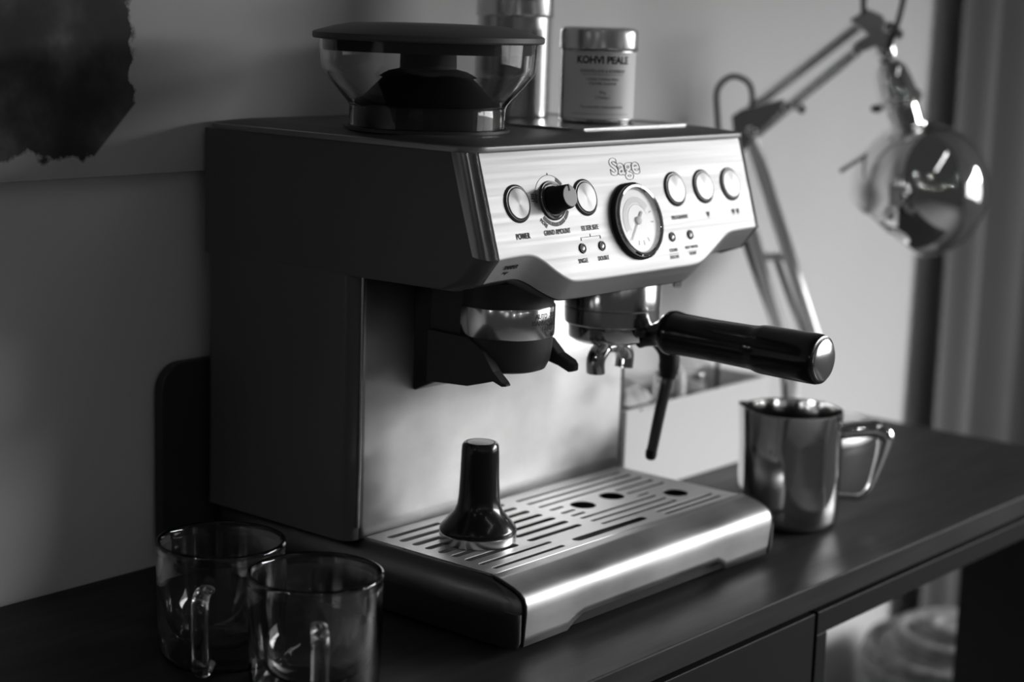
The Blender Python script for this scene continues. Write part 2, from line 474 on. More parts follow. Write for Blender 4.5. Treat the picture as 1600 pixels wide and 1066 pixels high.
for sx in (-1, 1):
    for y in (0.03, 0.29):
        obj('foot', MB().lathe([(0, 0), (0.011, 0), (0.012, 0.001), (0.011, 0.0045), (0, 0.0045)], 20, Matrix.Translation((sx * 0.135, y, 0))), 'rubber', em)
obj('tray_basin', MB().box(-0.1520, 0.1520, 0.0300, 0.1562, 0.0302, 0.0308), 'basin', em, smooth=False)
# front cover of the drip tray with its notched lower edge
prof = [(0.0288, 0.0507), (0.0215, 0.0492), (0.0105, 0.0462), (0.0045, 0.0435), (0.0008, 0.0402), (-0.0011, 0.0355), (-0.0014, 0.030)]
xs = [-0.1548, -0.1544, -0.1060, -0.0990, -0.0893, 0.0, 0.0814, 0.0885, 0.0945, 0.1544, 0.1548]
zb = [0.0055, 0.0055, 0.0055, 0.0105, 0.0148, 0.0148, 0.0148, 0.0105, 0.0055, 0.0055, 0.0055]
rows = []
for (y, z) in prof: rows.append([(x, y, z) for x in xs])
for f in (0.35, 0.7, 1.0):
    rows.append([(x, -0.0014 + (0.0014 + 0.0012) * f * (0.030 - b) / 0.0245, 0.030 + (b - 0.030) * f) for x, b in zip(xs, zb)])
obj('tray_front', MB().grid(rows), 'cover', em, smooth=60, solid=0.0011)
obj('undercut_shade_plate', MB().box(-0.1540, 0.1540, 0.0090, 0.0115, 0.0034, 0.0264), 'basin', em, smooth=False)  # added black plate; the undercut's shade is put into its colour
for x0, x1 in ((-0.1628, -0.1562), (0.1562, 0.1628)):
    obj('base_end', MB().rrect([(x0 + 0.0012, x1, 0.003, 0.030, 0.003, 0.0040), (x0, x1, 0.0002, 0.030, 0.003, 0.0100), (x0, x1, 0.0, 0.030, 0.003, 0.0300)], seg=5), 'base', em, smooth=40)
for sx in (-1, 1):
    gap = [[(sx * x, y - 0.0004 + (0.0 if i else 0.0), z - 0.0002) for x in (0.1548, 0.1562)] for i, (y, z) in enumerate(prof + [(0.0006, 0.006)])]
    obj('gap_seal', MB().grid(gap), 'black', em, solid=0.002)

# grille: slots, holes and the tray-full window
GX, GY0, GY1 = 0.1522, 0.0298, 0.1550
rim = [(-GX, GY0), (GX, GY0), (GX, GY1), (-GX, GY1)]
holes = []
WL, WR = 0.0062, 0.0042
for y in (0.1420, 0.1292, 0.1165, 0.1038, 0.0910, 0.0783, 0.0656):
    holes.append(slot(-0.1425, -0.0860, y, WL)); holes.append(slot(-0.0740, -0.0115, y, WL))
for y in (0.0528, 0.0405):
    holes.append(slot(-0.1425, -0.0630, y, 0.0046))
for y in (0.1405, 0.1290, 0.1175):
    holes.append(slot(0.0015, 0.1385, y, WR))
for y in (0.1060, 0.0945, 0.0845):
    holes.append(slot(0.0015, 0.0185, y, WR)); holes.append(slot(0.0865, 0.1385, y, WR) if y > 0.09 else slot(0.0865, 0.1020, y, WR))
for y in (0.0755, 0.0655, 0.0555):
    holes.append(slot(0.0015, 0.1000, y, WR))
for y in (0.0465, 0.0382):
    holes.append(slot(0.0600, 0.1385, y, WR))
holes += [circ(0.0335, 0.0980, 0.0105), circ(0.0715, 0.0985, 0.0105), circ(0.1180, 0.0685, 0.0105)]
holes.append(slot(-0.0480, 0.0410, 0.0432, 0.0085))
me = flat_curve_mesh('grille', [rim] + holes, 0.00025, 0.0)
me.transform(Matrix.Translation((0, 0, ZT + 0.0002)))
finish(me, 50, False)
gr = link('drip_grille', me, 'steel', em)
obj('grille_lip', MB().box(-GX, GX, GY0 - 0.0006, GY0 + 0.0012, ZT - 0.003, ZT + 0.0012), 'edge', em, smooth=False, bevel=0.0004)

# column behind the splash plate
obj('column', MB().rrect([
    (-0.1695, 0.1695, 0.157, 0.316, 0.010, 0.0485), (-0.1688, 0.1688, 0.157, 0.316, 0.010, 0.056),
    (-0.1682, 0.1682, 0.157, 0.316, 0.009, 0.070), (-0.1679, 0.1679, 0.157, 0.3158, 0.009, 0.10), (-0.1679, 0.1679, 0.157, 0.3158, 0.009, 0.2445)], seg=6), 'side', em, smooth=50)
sp_rows = []
for y, z in ((0.1553, 0.0492), (0.1553, 0.06), (0.1553, 0.15), (0.1553, 0.247)):
    sp_rows.append([(x, y + e, z) for x, e in ((-0.1575, 0.0022), (-0.1562, 0.0008), (-0.1545, 0.0), (0, 0), (0.1545, 0), (0.1562, 0.0008), (0.1575, 0.0022))])
obj('splash_plate', MB().grid(sp_rows), 'splash', em, smooth=60, solid=0.001)
for sx in (-1, 1):
    obj('edge_trim', MB().tube([(sx * 0.1598, 0.1562, 0.058), (sx * 0.1590, 0.1562, 0.10), (sx * 0.1588, 0.1562, 0.247)], 0.0011, 8), 'edge', em)

# head: steel shell with rounded cheeks, side outline (y, z)
YT, ZP = 0.0519, 0.3381                       # top edge of the panel
DN = Vector((0, -0.29348, -0.95597)); NO = Vector((0, -0.95597, 0.29348))
def onp(x, s, h=0.0): return Vector((x, YT, ZP)) + DN * s + NO * h
def head_loop(x, inset, dz=0.0):
    return [(x, YT + inset, ZP + 0.0002), (x, YT - 0.0214 * 0.5 + inset, 0.3032), (x, 0.0305 + inset, 0.2683 + dz), (x, 0.0445 + inset, 0.2508 + dz),
            (x, 0.0640 + inset * 0.6, 0.2440 + dz), (x, 0.1560, 0.2430 + dz), (x, 0.316, 0.2430 + dz), (x, 0.316, ZP + 0.0002)]
st = [(-0.1680, 0.0150, 0.002), (-0.1676, 0.0105, 0.001), (-0.1660, 0.0058, 0.0004), (-0.1635, 0.0022, 0), (-0.1605, 0.0004, 0), (-0.1582, 0.0, 0), (-0.1580, 0.0040, 0),
      (0.1580, 0.0040, 0), (0.1582, 0.0, 0), (0.1605, 0.0004, 0), (0.1635, 0.0022, 0), (0.1660, 0.0058, 0.0004), (0.1676, 0.0105, 0.001), (0.1680, 0.0150, 0.002)]
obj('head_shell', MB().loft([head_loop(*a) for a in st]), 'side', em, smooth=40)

for sx in (-1, 1):
    pr = []
    for x, ins, dz in st[0:6]:
        l = head_loop(x, ins, dz)[:3]
        pr.append([(-sx * (p_[0] - 0.0004), p_[1] - 0.0004, p_[2]) for p_ in l])
    obj('cheek_trim', MB().grid(pr), 'cheek', em, smooth=50)
# control panel: face, wavy lower edge and the turned-under bevel
edge_pts = [(-0.1572, 0.0728), (-0.1416, 0.0721), (-0.1242, 0.0724), (-0.1132, 0.0768), (-0.1011, 0.0853), (-0.0888, 0.0923), (-0.0782, 0.0945),
            (-0.0500, 0.0950), (-0.0299, 0.0950), (0.0103, 0.0950), (0.0363, 0.0950), (0.0632, 0.0949), (0.0760, 0.0928), (0.0914, 0.0861), (0.1083, 0.0780),
            (0.1198, 0.0739), (0.1345, 0.0730), (0.1572, 0.0726)]
wave = [(v.x, v.y) for v in spline([(a, b, 0) for a, b in edge_pts], 5)]
def bev(s):
    k = (s - 0.0725) / 0.0225; return 0.0140 - 0.001 * k, -0.0176 + 0.0035 * k
rows = [[], [], [], [], [], [], []]
und = [[], []]
for x, s in wave:
    dy, dz = bev(s)
    c = onp(x, s); e = c + Vector((0, dy, dz)); d = (e - c).normalized()
    rows[0].append(onp(x, -0.0002, -0.003)); rows[1].append(onp(x, 0.0)); rows[2].append(onp(x, s - 0.0020))
    rows[3].append(onp(x, s - 0.0005) + d * 0.0002); rows[4].append(c + d * 0.0013 - DN * 0.0001)
    rows[5].append(e); rows[6].append(e + Vector((0, 0.002, 0.0012)))
    und[0].append(e + Vector((0, 0.0016, 0.0010))); und[1].append(Vector((x, 0.1545, min(e.z + 0.004, 0.2445))))
obj('control_panel', MB().grid([[tuple(v) for v in r] for r in rows]), 'panel', em, smooth=42)
obj('head_underside', MB().grid([[tuple(v) for v in r] for r in und]), 'black', em, smooth=42, solid=0.002)

# dark plastic top and cup tray
obj('top_cover', MB().rrect([
    (-0.1660, 0.1660, 0.0530, 0.3150, 0.016, 0.3383), (-0.1688, 0.1688, 0.0492, 0.3165, 0.018, 0.3388), (-0.1688, 0.1688, 0.0492, 0.3165, 0.018, 0.3418),
    (-0.1672, 0.1672, 0.0512, 0.3155, 0.017, 0.3426), (-0.1600, 0.1600, 0.0600, 0.3090, 0.016, 0.3442), (-0.1520, 0.1520, 0.0720, 0.2990, 0.016, 0.3456),
    (-0.1480, 0.1480, 0.0760, 0.2950, 0.014, 0.3457)], seg=8), 'lid', em, smooth=28)
obj('top_trim', MB().rrect([(-0.1692, 0.1692, 0.0488, 0.3168, 0.018, 0.3385), (-0.1694, 0.1694, 0.0485, 0.3170, 0.018, 0.3392), (-0.1694, 0.1694, 0.0485, 0.3170, 0.018, 0.3420), (-0.1686, 0.1686, 0.0495, 0.3162, 0.018, 0.3427)], seg=8, cap0=False, cap1=False), 'trim', em, smooth=30)
obj('cup_tray', MB().rrect([(-0.005, 0.145, 0.088, 0.290, 0.010, 0.3455), (-0.005, 0.145, 0.088, 0.290, 0.010, 0.3474), (-0.003, 0.143, 0.090, 0.288, 0.009, 0.3478),
    (0.000, 0.140, 0.093, 0.285, 0.008, 0.3474), (0.001, 0.139, 0.094, 0.284, 0.008, 0.3462)], seg=6), 'satin', em, smooth=30)

# bean hopper
HX, HY = -0.100, 0.152
HM = Matrix.Translation((HX, HY, 0))
hp = obj('hopper_bowl', MB().lathe([(0.0560, 0.3460), (0.0565, 0.3620), (0.0580, 0.3650), (0.0755, 0.3850), (0.0772, 0.3885), (0.0776, 0.3960), (0.0785, 0.4095),
    (0.0770, 0.4095), (0.0760, 0.3955), (0.0755, 0.3890), (0.0740, 0.3862), (0.0570, 0.3668), (0.0545, 0.3630), (0.0540, 0.3460)], 72, HM, close=True), 'smoke', em, smooth=30,
    label='smoky clear plastic bowl')
obj('rim_band', MB().lathe([(0.0752, 0.4010), (0.0757, 0.4010), (0.0764, 0.4094), (0.0752, 0.4094)], 64, HM, close=True), 'black', hp)
obj('hopper_core', MB().lathe([(0.0530, 0.3458), (0.0530, 0.3640), (0.0470, 0.3665), (0.0290, 0.3860), (0.0205, 0.3885), (0.0200, 0.4095), (0, 0.4095)], 56, HM), 'ink', hp)
obj('seal_ring', MB().lathe([(0.0585, 0.3445), (0.0600, 0.3455), (0.0600, 0.3475), (0.0570, 0.3480), (0.0570, 0.3445)], 64, HM, close=True), 'black', hp)
obj('hopper_lid', MB().lathe([(0.0785, 0.4085), (0.0825, 0.4090), (0.0832, 0.4100), (0.0832, 0.4132), (0.0815, 0.4142), (0.0680, 0.4180), (0.0560, 0.4203), (0.0530, 0.4207), (0.0300, 0.4213), (0, 0.4215)], 72, HM), 'lid', em, smooth=22)

# grinder chute, collar and cradle
GXC, GYC = -0.0845, 0.085
hs = [[(-0.1062, y, z) for y, z in ((0.1552, 0.1525), (0.1300, 0.1640), (0.1262, 0.1680), (0.1262, 0.2440), (0.1552, 0.2440))],
      [(-0.0350, y, z) for y, z in ((0.1552, 0.1525), (0.1300, 0.1640), (0.1262, 0.1680), (0.1262, 0.2440), (0.1552, 0.2440))]]
obj('grinder_housing', MB().loft(hs), 'gloss', em, smooth=False, bevel=0.0022)
obj('grinder_throat', MB().lathe([(0.0330, 0.196), (0.0340, 0.2045), (0.0345, 0.2260), (0.0350, 0.2440), (0, 0.2440)], 48, Matrix.Translation((GXC, GYC, 0))), 'black', em)
obj('grinder_throat', MB().box(-0.117, -0.052, 0.095, 0.130, 0.196, 0.243), 'black', em, smooth=False, bevel=0.003)
clr = obj('grinder_collar', MB().lathe([(0.0335, 0.2040), (0.0354, 0.2040), (0.0358, 0.2048), (0.0358, 0.2252), (0.0354, 0.2260), (0.0335, 0.2260)], 64, Matrix.Translation((GXC, GYC, 0)), close=True), 'satin', em,
          smooth=30, label='polished steel collar')
cr_rows = [[], [], [], []]
for k in range(25):                              # half-round shield open to the front
    a = R(20 + 140 * k / 24)
    c, s_ = math.cos(a), math.sin(a)
    cr_rows[0].append((GXC + 0.0345 * c, GYC + 0.0345 * s_, 0.2045)); cr_rows[1].append((GXC + 0.0350 * c, GYC + 0.0345 * s_, 0.190))
    cr_rows[2].append((GXC + 0.0345 * c, GYC + 0.0345 * s_, 0.176)); cr_rows[3].append((GXC + 0.0330 * c, GYC + 0.0340 * s_, 0.172))
crd = obj('portafilter_cradle', MB().grid(cr_rows), 'black', em, solid=0.004)
def prong(x0, x1, pts, name='cradle_prong'):
    """flat black fork arm; pts are (y, z top, z bottom) from the rear to the tip"""
    loops = []
    for i, (y, zt, zb_) in enumerate(pts):
        w = (x1 - x0) / 2 * (1.0 if i < len(pts) - 1 else 0.6); xc = (x0 + x1) / 2
        loops.append([(xc - w, y, zb_), (xc + w, y, zb_), (xc + w, y, zt), (xc - w, y, zt)])
    return obj(name, MB().loft(loops), 'black', crd, smooth=False, bevel=0.0015)
prong(-0.1215, -0.1130, [(0.1270, 0.205, 0.1665), (0.1050, 0.2045, 0.1680), (0.0880, 0.2040, 0.1690), (0.0740, 0.1960, 0.1730), (0.0640, 0.1830, 0.1760), (0.0560, 0.1765, 0.1735), (0.0530, 0.1750, 0.1738)])
prong(-0.0570, -0.0470, [(0.1270, 0.205, 0.1800), (0.1000, 0.2045, 0.1810), (0.0800, 0.2035, 0.1815), (0.0680, 0.1980, 0.1820), (0.0580, 0.1890, 0.1800), (0.0480, 0.1850, 0.1765), (0.0440, 0.1825, 0.1775)])
obj('cradle_floor', MB().box(-0.1120, -0.0560, 0.088, 0.127, 0.1790, 0.2045), 'black', crd, smooth=False, bevel=0.003)
obj('cradle_funnel', MB().lathe([(0, 0.1785), (0.0260, 0.1785), (0.0300, 0.1800), (0.0330, 0.1860), (0.0343, 0.1950), (0.0345, 0.2042), (0, 0.2042)], 48, Matrix.Translation((GXC, GYC, 0))), 'black', crd)

# group head, hot water outlet, steam wand
PX, PY = 0.0435, 0.085
PM = Matrix.Translation((PX, PY, 0))
obj('group_head', MB().lathe([(0.0300, 0.1975), (0.0365, 0.1975), (0.0372, 0.1985), (0.0372, 0.2100), (0.0368, 0.2105), (0.0368, 0.2112), (0.0372, 0.2117), (0.0372, 0.2360), (0.0340, 0.2420), (0, 0.2420)], 64, PM), 'satin', em, smooth=30)
obj('water_outlet', MB().lathe([(0.0030, 0.2130), (0.0042, 0.2130), (0.0046, 0.2140), (0.0046, 0.2360), (0, 0.2360)], 24, Matrix.Translation((0.1500, 0.1000, 0))), 'satin', em)
wp = spline([(0.092, 0.108, 0.236), (0.094, 0.106, 0.212), (0.104, 0.096, 0.188), (0.117, 0.083, 0.168), (0.1165, 0.080, 0.150), (0.108, 0.080, 0.120), (0.0976, 0.080, 0.0830)], 8)
sw = obj('steam_wand', MB().tube(wp, [0.0050] * (len(wp) - 12) + [0.0050 - 0.00006 * i for i in range(12)], 16), 'wand', em)
obj('wand_grip', MB().tube([wp[i] for i in range(17, 35, 1)], [0.0062, 0.0075] + [0.0085] * 13 + [0.0078, 0.0070, 0.0062], 18), 'rubber', sw)
obj('wand_tip', MB().tube([wp[-1] + Vector((0.0003, 0, 0.004)), wp[-1] + Vector((0, 0, 0)), wp[-1] + Vector((-0.0004, 0, -0.003)), wp[-1] + Vector((-0.0005, 0, -0.0042))], [0.0046, 0.0048, 0.0040, 0.0022], 16), 'rubber', sw)

# panel fittings
PF = rot_from_axes(Vector((1, 0, 0)), -DN, NO)
def pm(x, s, h=0.0): return Matrix.Translation(onp(x, s, h)) @ PF
def at_panel(x, s): return (onp(x, s), PF)
for x in (-0.1283, -0.0534, 0.0570, 0.0948, 0.1323):
    bt = obj('button_ring', MB().lathe([(0.0108, 0.0002), (0.0112, 0.0013), (0.0120, 0.0014), (0.0133, 0.0006), (0.0134, -0.0002), (0.0108, -0.0002)], 48, close=True), 'ring', em, at=at_panel(x, 0.0361), smooth=25)
    obj('button', MB().lathe([(0.0110, -0.001), (0.0110, 0.0012), (0.0104, 0.0019), (0.0060, 0.00195), (0, 0.0020)], 64), 'button', em, at=at_panel(x, 0.0361), smooth=25)
# grind dial
DX, DS = -0.0905, 0.0362
dl = obj('dial_base', MB().lathe([(0, 0.0002), (0.0092, 0.0003), (0.0096, 0.0016), (0.0112, 0.0018), (0.0118, 0.0006), (0.0126, 0.0012), (0.0136, 0.0014), (0.0140, 0.0006), (0.0140, -0.0002), (0, -0.0002)], 56), 'ring', em, at=at_panel(DX, DS), smooth=25)
obj('dial_knob', MB().lathe([(0.0098, 0.0008), (0.0100, 0.0030), (0.0092, 0.0050), (0.0084, 0.0150), (0.0078, 0.0162), (0, 0.0164)], 48, pm(DX, DS)), 'rubber', dl, smooth=30)
obj('knob_face', MB().lathe([(0, 0.0163), (0.0075, 0.0163), (0.0073, 0.0167), (0, 0.0168)], 40, pm(DX, DS)), 'knobface', dl, smooth=25)
obj('pointer', MB().box(-0.0006, 0.0006, 0.0035, 0.0082, 0.0158, 0.0171).xf(pm(DX, DS)), 'ink', dl, smooth=False)
obj('dial_trim', MB().lathe([(0.0120, 0.0010), (0.0124, 0.0016), (0.0128, 0.0010)], 56, pm(DX, DS), close=False), 'chrome', dl)
def arc(name, x, s, r0, r1, a0, a1, material, parent, h=0.00015, n=12):
    pts = [(r1 * math.cos(R(a0 + (a1 - a0) * k / n)), r1 * math.sin(R(a0 + (a1 - a0) * k / n))) for k in range(n + 1)]
    pts += [(r0 * math.cos(R(a1 + (a0 - a1) * k / n)), r0 * math.sin(R(a1 + (a0 - a1) * k / n))) for k in range(n + 1)]
    me_ = MB()
    nn = n + 1
    vs = [(p[0], p[1], h) for p in pts]
    fs = [(k, k + 1, 2 * nn - 2 - k, 2 * nn - 1 - k) for k in range(n)]
    me_.add(vs, fs).xf(pm(x, s))
    return obj(name, me_, material, parent, smooth=False, fix=False)
for a0, a1, mt in ((160, 182, 'ink2'), (38, 62, 'ink2'), (-140, -112, 'ink2'), (-110, -83, 'ink2'), (-81, -56, 'ink2'), (-54, -28, 'ink2'), (5, 34, 'ink2')):
    arc('scale_segment', DX, DS, 0.0153, 0.0181, a0, a1, mt, em)
arc('scale_line', DX, DS, 0.0179, 0.0182, 38, 182, 'ink', em, n=30)
obj('scale_mark', MB().poly([(-0.0008, 0.0183), (0.0008, 0.0183), (0, 0.0197)], 0.0002, pm(DX, DS)), 'ink', em, smooth=False)
# pressure gauge
QS = 0.0570
gg = obj('pressure_gauge', MB().lathe([(0.0280, -0.0002), (0.0279, 0.0020), (0.0272, 0.0052), (0.0262, 0.0060), (0.0246, 0.0056), (0.0232, 0.0034), (0.0229, 0.0026), (0.0229, -0.0002)], 72, close=True), 'chrome', em, at=at_panel(0, QS), smooth=22, label='chrome ringed round pressure gauge')
obj('gauge_base_ring', MB().lathe([(0.0278, 0.0), (0.0288, 0.0), (0.0286, 0.0030), (0.0279, 0.0036)], 64, pm(0, QS), close=True), 'ink', gg)
obj('gauge_face', MB().lathe([(0, 0.0026), (0.0230, 0.0026), (0.0230, 0.0006), (0, 0.0006)], 56, pm(0, QS)), 'dial', gg, smooth=25)
arc('gauge_zone', 0, QS, 0.0135, 0.0178, 35, 205, 'dial2', gg, 0.0028, 30)
arc('gauge_zone', 0, QS, 0.0120, 0.0123, 20, 215, 'needle', gg, 0.0028, 30)
for a in (18, -8, -62, -84, -105): arc('gauge_tick', 0, QS, 0.0150, 0.0185, a, a + 3, 'needle', gg, 0.0028, 2)
nd = math.radians(228)
NDM = pm(0, QS) @ Matrix.Rotation(nd, 4, 'Z')
obj('gauge_needle', MB().poly([(-0.0085, -0.0010), (-0.0015, -0.0010), (0, -0.0004), (0.0185, -0.0002), (0.0185, 0.0002), (0, 0.0004), (-0.0015, 0.0010), (-0.0085, 0.0010)], 0.0003, NDM @ Matrix.Translation((0, 0, 0.0031))), 'needle', gg, smooth=False)
obj('needle_cap', MB().lathe([(0.0030, 0.0026), (0.0030, 0.0038), (0.0022, 0.0041), (0, 0.0042)], 28, pm(0, QS)), 'white', gg)
obj('gauge_lens', MB().lathe([(0, 0.0046), (0.0238, 0.0046), (0.0238, 0.0050), (0, 0.0050)], 48, pm(0, QS)), 'lens', gg)
# indicator lamps
for x in (-0.0675, -0.0451, 0.0415, 0.0652):
    ld_ = obj('indicator_ring', MB().lathe([(0.0021, 0.0001), (0.0023, 0.0008), (0.0034, 0.0009), (0.0037, 0.0001)], 28), 'ink', em, at=at_panel(x, 0.0718), smooth=25)
    obj('indicator_lens', MB().lathe([(0.0023, 0.0002), (0.0017, 0.0009), (0, 0.0012)], 20, pm(x, 0.0718)), 'led', ld_)
# printed words
H = 0.0003
def pt_(body, x, s, size, xs=0.72, material='ink', off=0.0): text('lettering', body, size, pm(x, s, H), material, em, xs=xs, offset=off)
pt_('POWER', -0.1287, 0.0587, 0.0056, 0.74, off=0.00008)
pt_('GRIND AMOUNT', -0.0915, 0.0583, 0.0052, 0.72)
pt_('FILTER SIZE', -0.0545, 0.0580, 0.0052, 0.74)
pt_('SINGLE', -0.0692, 0.0806, 0.0046, 0.72); pt_('DOUBLE', -0.0458, 0.0806, 0.0046, 0.72)
pt_('PROGRAMME', 0.0564, 0.0578, 0.0044, 0.80, 'ink2')
pt_('CLEAN', 0.0400, 0.0818, 0.0038, 0.85, 'ink2'); pt_('DESCALE', 0.0400, 0.0870, 0.0036, 0.80, 'ink2')
pt_('HOT WATER', 0.0640, 0.0812, 0.0036, 0.80, 'ink2'); pt_('STEAM', 0.0640, 0.0862, 0.0036, 0.85, 'ink2')
def bar(x0, x1, s0, s1, material='ink'):
    obj('printed_line', MB().poly([(x0, -s1), (x1, -s1), (x1, -s0), (x0, -s0)], 0.0002, pm(0, 0, 0.0001)), material, em, smooth=False)
bar(-0.0672, -0.0447, 0.0640, 0.0644); bar(-0.0672, -0.0668, 0.0644, 0.0664); bar(-0.0451, -0.0447, 0.0644, 0.0664); bar(-0.0562, -0.0558, 0.0622, 0.0640)
bar(0.0340, 0.0460, 0.0843, 0.0846, 'ink2')
bar(0.0580, 0.0700, 0.0837, 0.0840, 'ink2')
for cx in (0.0943, 0.1295, 0.1357):              # little cup pictograms
    obj('cup_symbol', MB().poly([(-0.0011, -0.0022), (0.0011, -0.0022), (0.0022, 0.0016), (-0.0022, 0.0016)], 0.0002, pm(cx, 0.0575, 0.0001)), 'ink', em, smooth=False)
    obj('cup_symbol', MB().poly([(-0.0013, -0.0032), (0.0013, -0.0032), (0.0013, -0.0029), (-0.0013, -0.0029)], 0.0002, pm(cx, 0.0575, 0.0001)), 'ink', em, smooth=False)
LT = pm(DX, DS, H) @ Matrix.Rotation(R(171), 4, 'Z') @ Matrix.Translation((0.0205, 0, 0)) @ Matrix.Rotation(R(-90), 4, 'Z')
text('lettering', 'LESS', 0.0040, LT, 'ink', em, xs=0.75)
LT = pm(DX, DS, H) @ Matrix.Rotation(R(228), 4, 'Z') @ Matrix.Translation((0.0203, 0, 0)) @ Matrix.Rotation(R(90), 4, 'Z')
text('lettering', 'MORE', 0.0040, LT, 'ink', em, xs=0.75)
text('logo', 'Sage', 0.0172, pm(0.0, 0.0165, 0.0002), 'ink2', em, xs=1.22, outline=0.00015, offset=0.0005, spacing=0.95)
# words on the bevel
def bm_(x, f, h=0.0003):
    c = onp(x, 0.0722); dy, dz = bev(0.0725); d = Vector((0, dy, dz)).normalized(); n = Vector((1, 0, 0)).cross(-d).normalized()
    L = Vector((0, dy, dz)).length
    return Matrix.Translation(c + d * L * f + n * h) @ rot_from_axes(Vector((1, 0, 0)), -d, n)
text('lettering', 'TAMPER', 0.0050, bm_(-0.1385, 0.42), 'ink', em, xs=0.80, offset=0.00012)
obj('printed_arrow', MB().poly([(-0.0030, 0.0012), (0.0030, 0.0012), (0, -0.0016)], 0.0002, bm_(-0.1405, 0.66)), 'ink', em, smooth=False)
# words wrapped on the collar
def wrap_text(body, size, ang0, z, r, cx, cy, material, parent, xs=1.0, name='lettering', off=0.0):
    """text bent round a vertical cylinder; ang0 is the azimuth of its middle"""
    cu = bpy.data.curves.new(name, 'FONT'); cu.body = body; cu.size = size; cu.align_x = 'CENTER'; cu.align_y = 'CENTER'; cu.extrude = 0.00004; cu.offset = off; cu.resolution_u = 3
    t = bpy.data.objects.new('tmp_text', cu); COL.objects.link(t)
    dg = bpy.context.evaluated_depsgraph_get(); dg.update()
    me = bpy.data.meshes.new_from_object(t.evaluated_get(dg)); bpy.data.objects.remove(t); bpy.data.curves.remove(cu)
    for v in me.vertices:
        x, y, h = v.co.x * xs, v.co.y, v.co.z
        a = ang0 + x / r
        v.co = (cx + (r + 0.00015 + h) * math.cos(a), cy + (r + 0.00015 + h) * math.sin(a), z + y)
    me.materials.clear(); me.name = name
    return link(name, me, material, parent)
CA = R(-83)
wrap_text('AUTO - PUSH', 0.0050, CA, 0.2205, 0.0358, GXC, GYC, 'ink', clr, 0.85, off=0.0001)
wrap_text('MANUAL - PUSH', 0.0050, CA, 0.2158, 0.0358, GXC, GYC, 'ink', clr, 0.85, off=0.0001)
wrap_text('GRIND', 0.0048, CA, 0.2112, 0.0358, GXC, GYC, 'ink', clr, 0.85)
ar = MB(); 
for (u, w) in ((-0.0032, 0.2090), (0.0032, 0.2090), (0, 0.2058)):
    a = CA + u / 0.0358; ar.v.append((GXC + 0.0361 * math.cos(a), GYC + 0.0361 * math.sin(a), w))
ar.f.append((0, 2, 1)); obj('printed_arrow', ar, 'ink', clr, smooth=False, fix=False)

# ------------------------------------------------------------------ portafilter locked in the group
pfo = thing('portafilter', 'black handled portafilter locked into the group head', 'portafilter', (PX, PY, 0.184))
obj('basket_ring', MB().lathe([(0, 0.1820), (0.0200, 0.1822), (0.0300, 0.1840), (0.0338, 0.1866), (0.0345, 0.1885), (0.0345, 0.1972), (0, 0.1972)], 64, PM), 'chrome', pfo, smooth=30)
obj('neck', MB().tube(spline([(PX, 0.056, 0.1915), (PX, 0.045, 0.1925), (PX, 0.036, 0.1950), (PX, 0.028, 0.1965)], 6), [0.0105, 0.010, 0.0095, 0.009, 0.0088, 0.0086, 0.0086, 0.0088, 0.009, 0.0095, 0.010, 0.0105, 0.011, 0.012, 0.0128, 0.013, 0.013, 0.013, 0.013], 24), 'gloss', pfo)
obj('ear', MB().box(PX - 0.012, PX + 0.012, 0.046, 0.056, 0.1915, 0.1968), 'black', pfo, smooth=False, bevel=0.002)
hz = 0.1968
hpath = [(0.0330, 0.0105), (0.0325, 0.0150), (0.0300, 0.0166), (0.0260, 0.0172), (0.0230, 0.0168), (0.0180, 0.0160), (-0.0100, 0.0157), (-0.0420, 0.0162), (-0.0480, 0.0166), (-0.0510, 0.0176), (-0.0560, 0.0180), (-0.0900, 0.0184), (-0.0990, 0.0183), (-0.1020, 0.0174), (-0.1028, 0.0155)]
hd = obj('handle', MB().tube([(PX, y, hz + 0.0015 * (y - 0.03) / 0.13) for y, r_ in hpath], [r_ for y, r_ in hpath], 40), 'gloss', pfo, smooth=40)
obj('handle_cap', MB().lathe([(0, 0.0), (0.0152, 0.0), (0.0150, 0.0014), (0.0138, 0.0020), (0, 0.0024)], 48, Matrix.Translation((PX, -0.1024, hz - 0.0016)) @ Matrix.Rotation(R(90), 4, 'X')), 'satin', hd, smooth=25)
obj('spout_stem', MB().lathe([(0.0060, 0.1745), (0.0072, 0.1750), (0.0072, 0.1832), (0, 0.1832)], 28, PM), 'chrome', pfo)
for sx in (-1, 1):
    spp = spline([(PX + sx * 0.002, PY, 0.1790), (PX + sx * 0.012, PY, 0.1775), (PX + sx * 0.0185, PY, 0.1700), (PX + sx * 0.0180, PY, 0.1595)], 6)
    spt = obj('spout', MB().tube(spp, [0.0055] * 6 + [0.0062] * 7 + [0.0060] * 6, 20, 1.35, (1, 0, 0.2)), 'chrome', pfo)

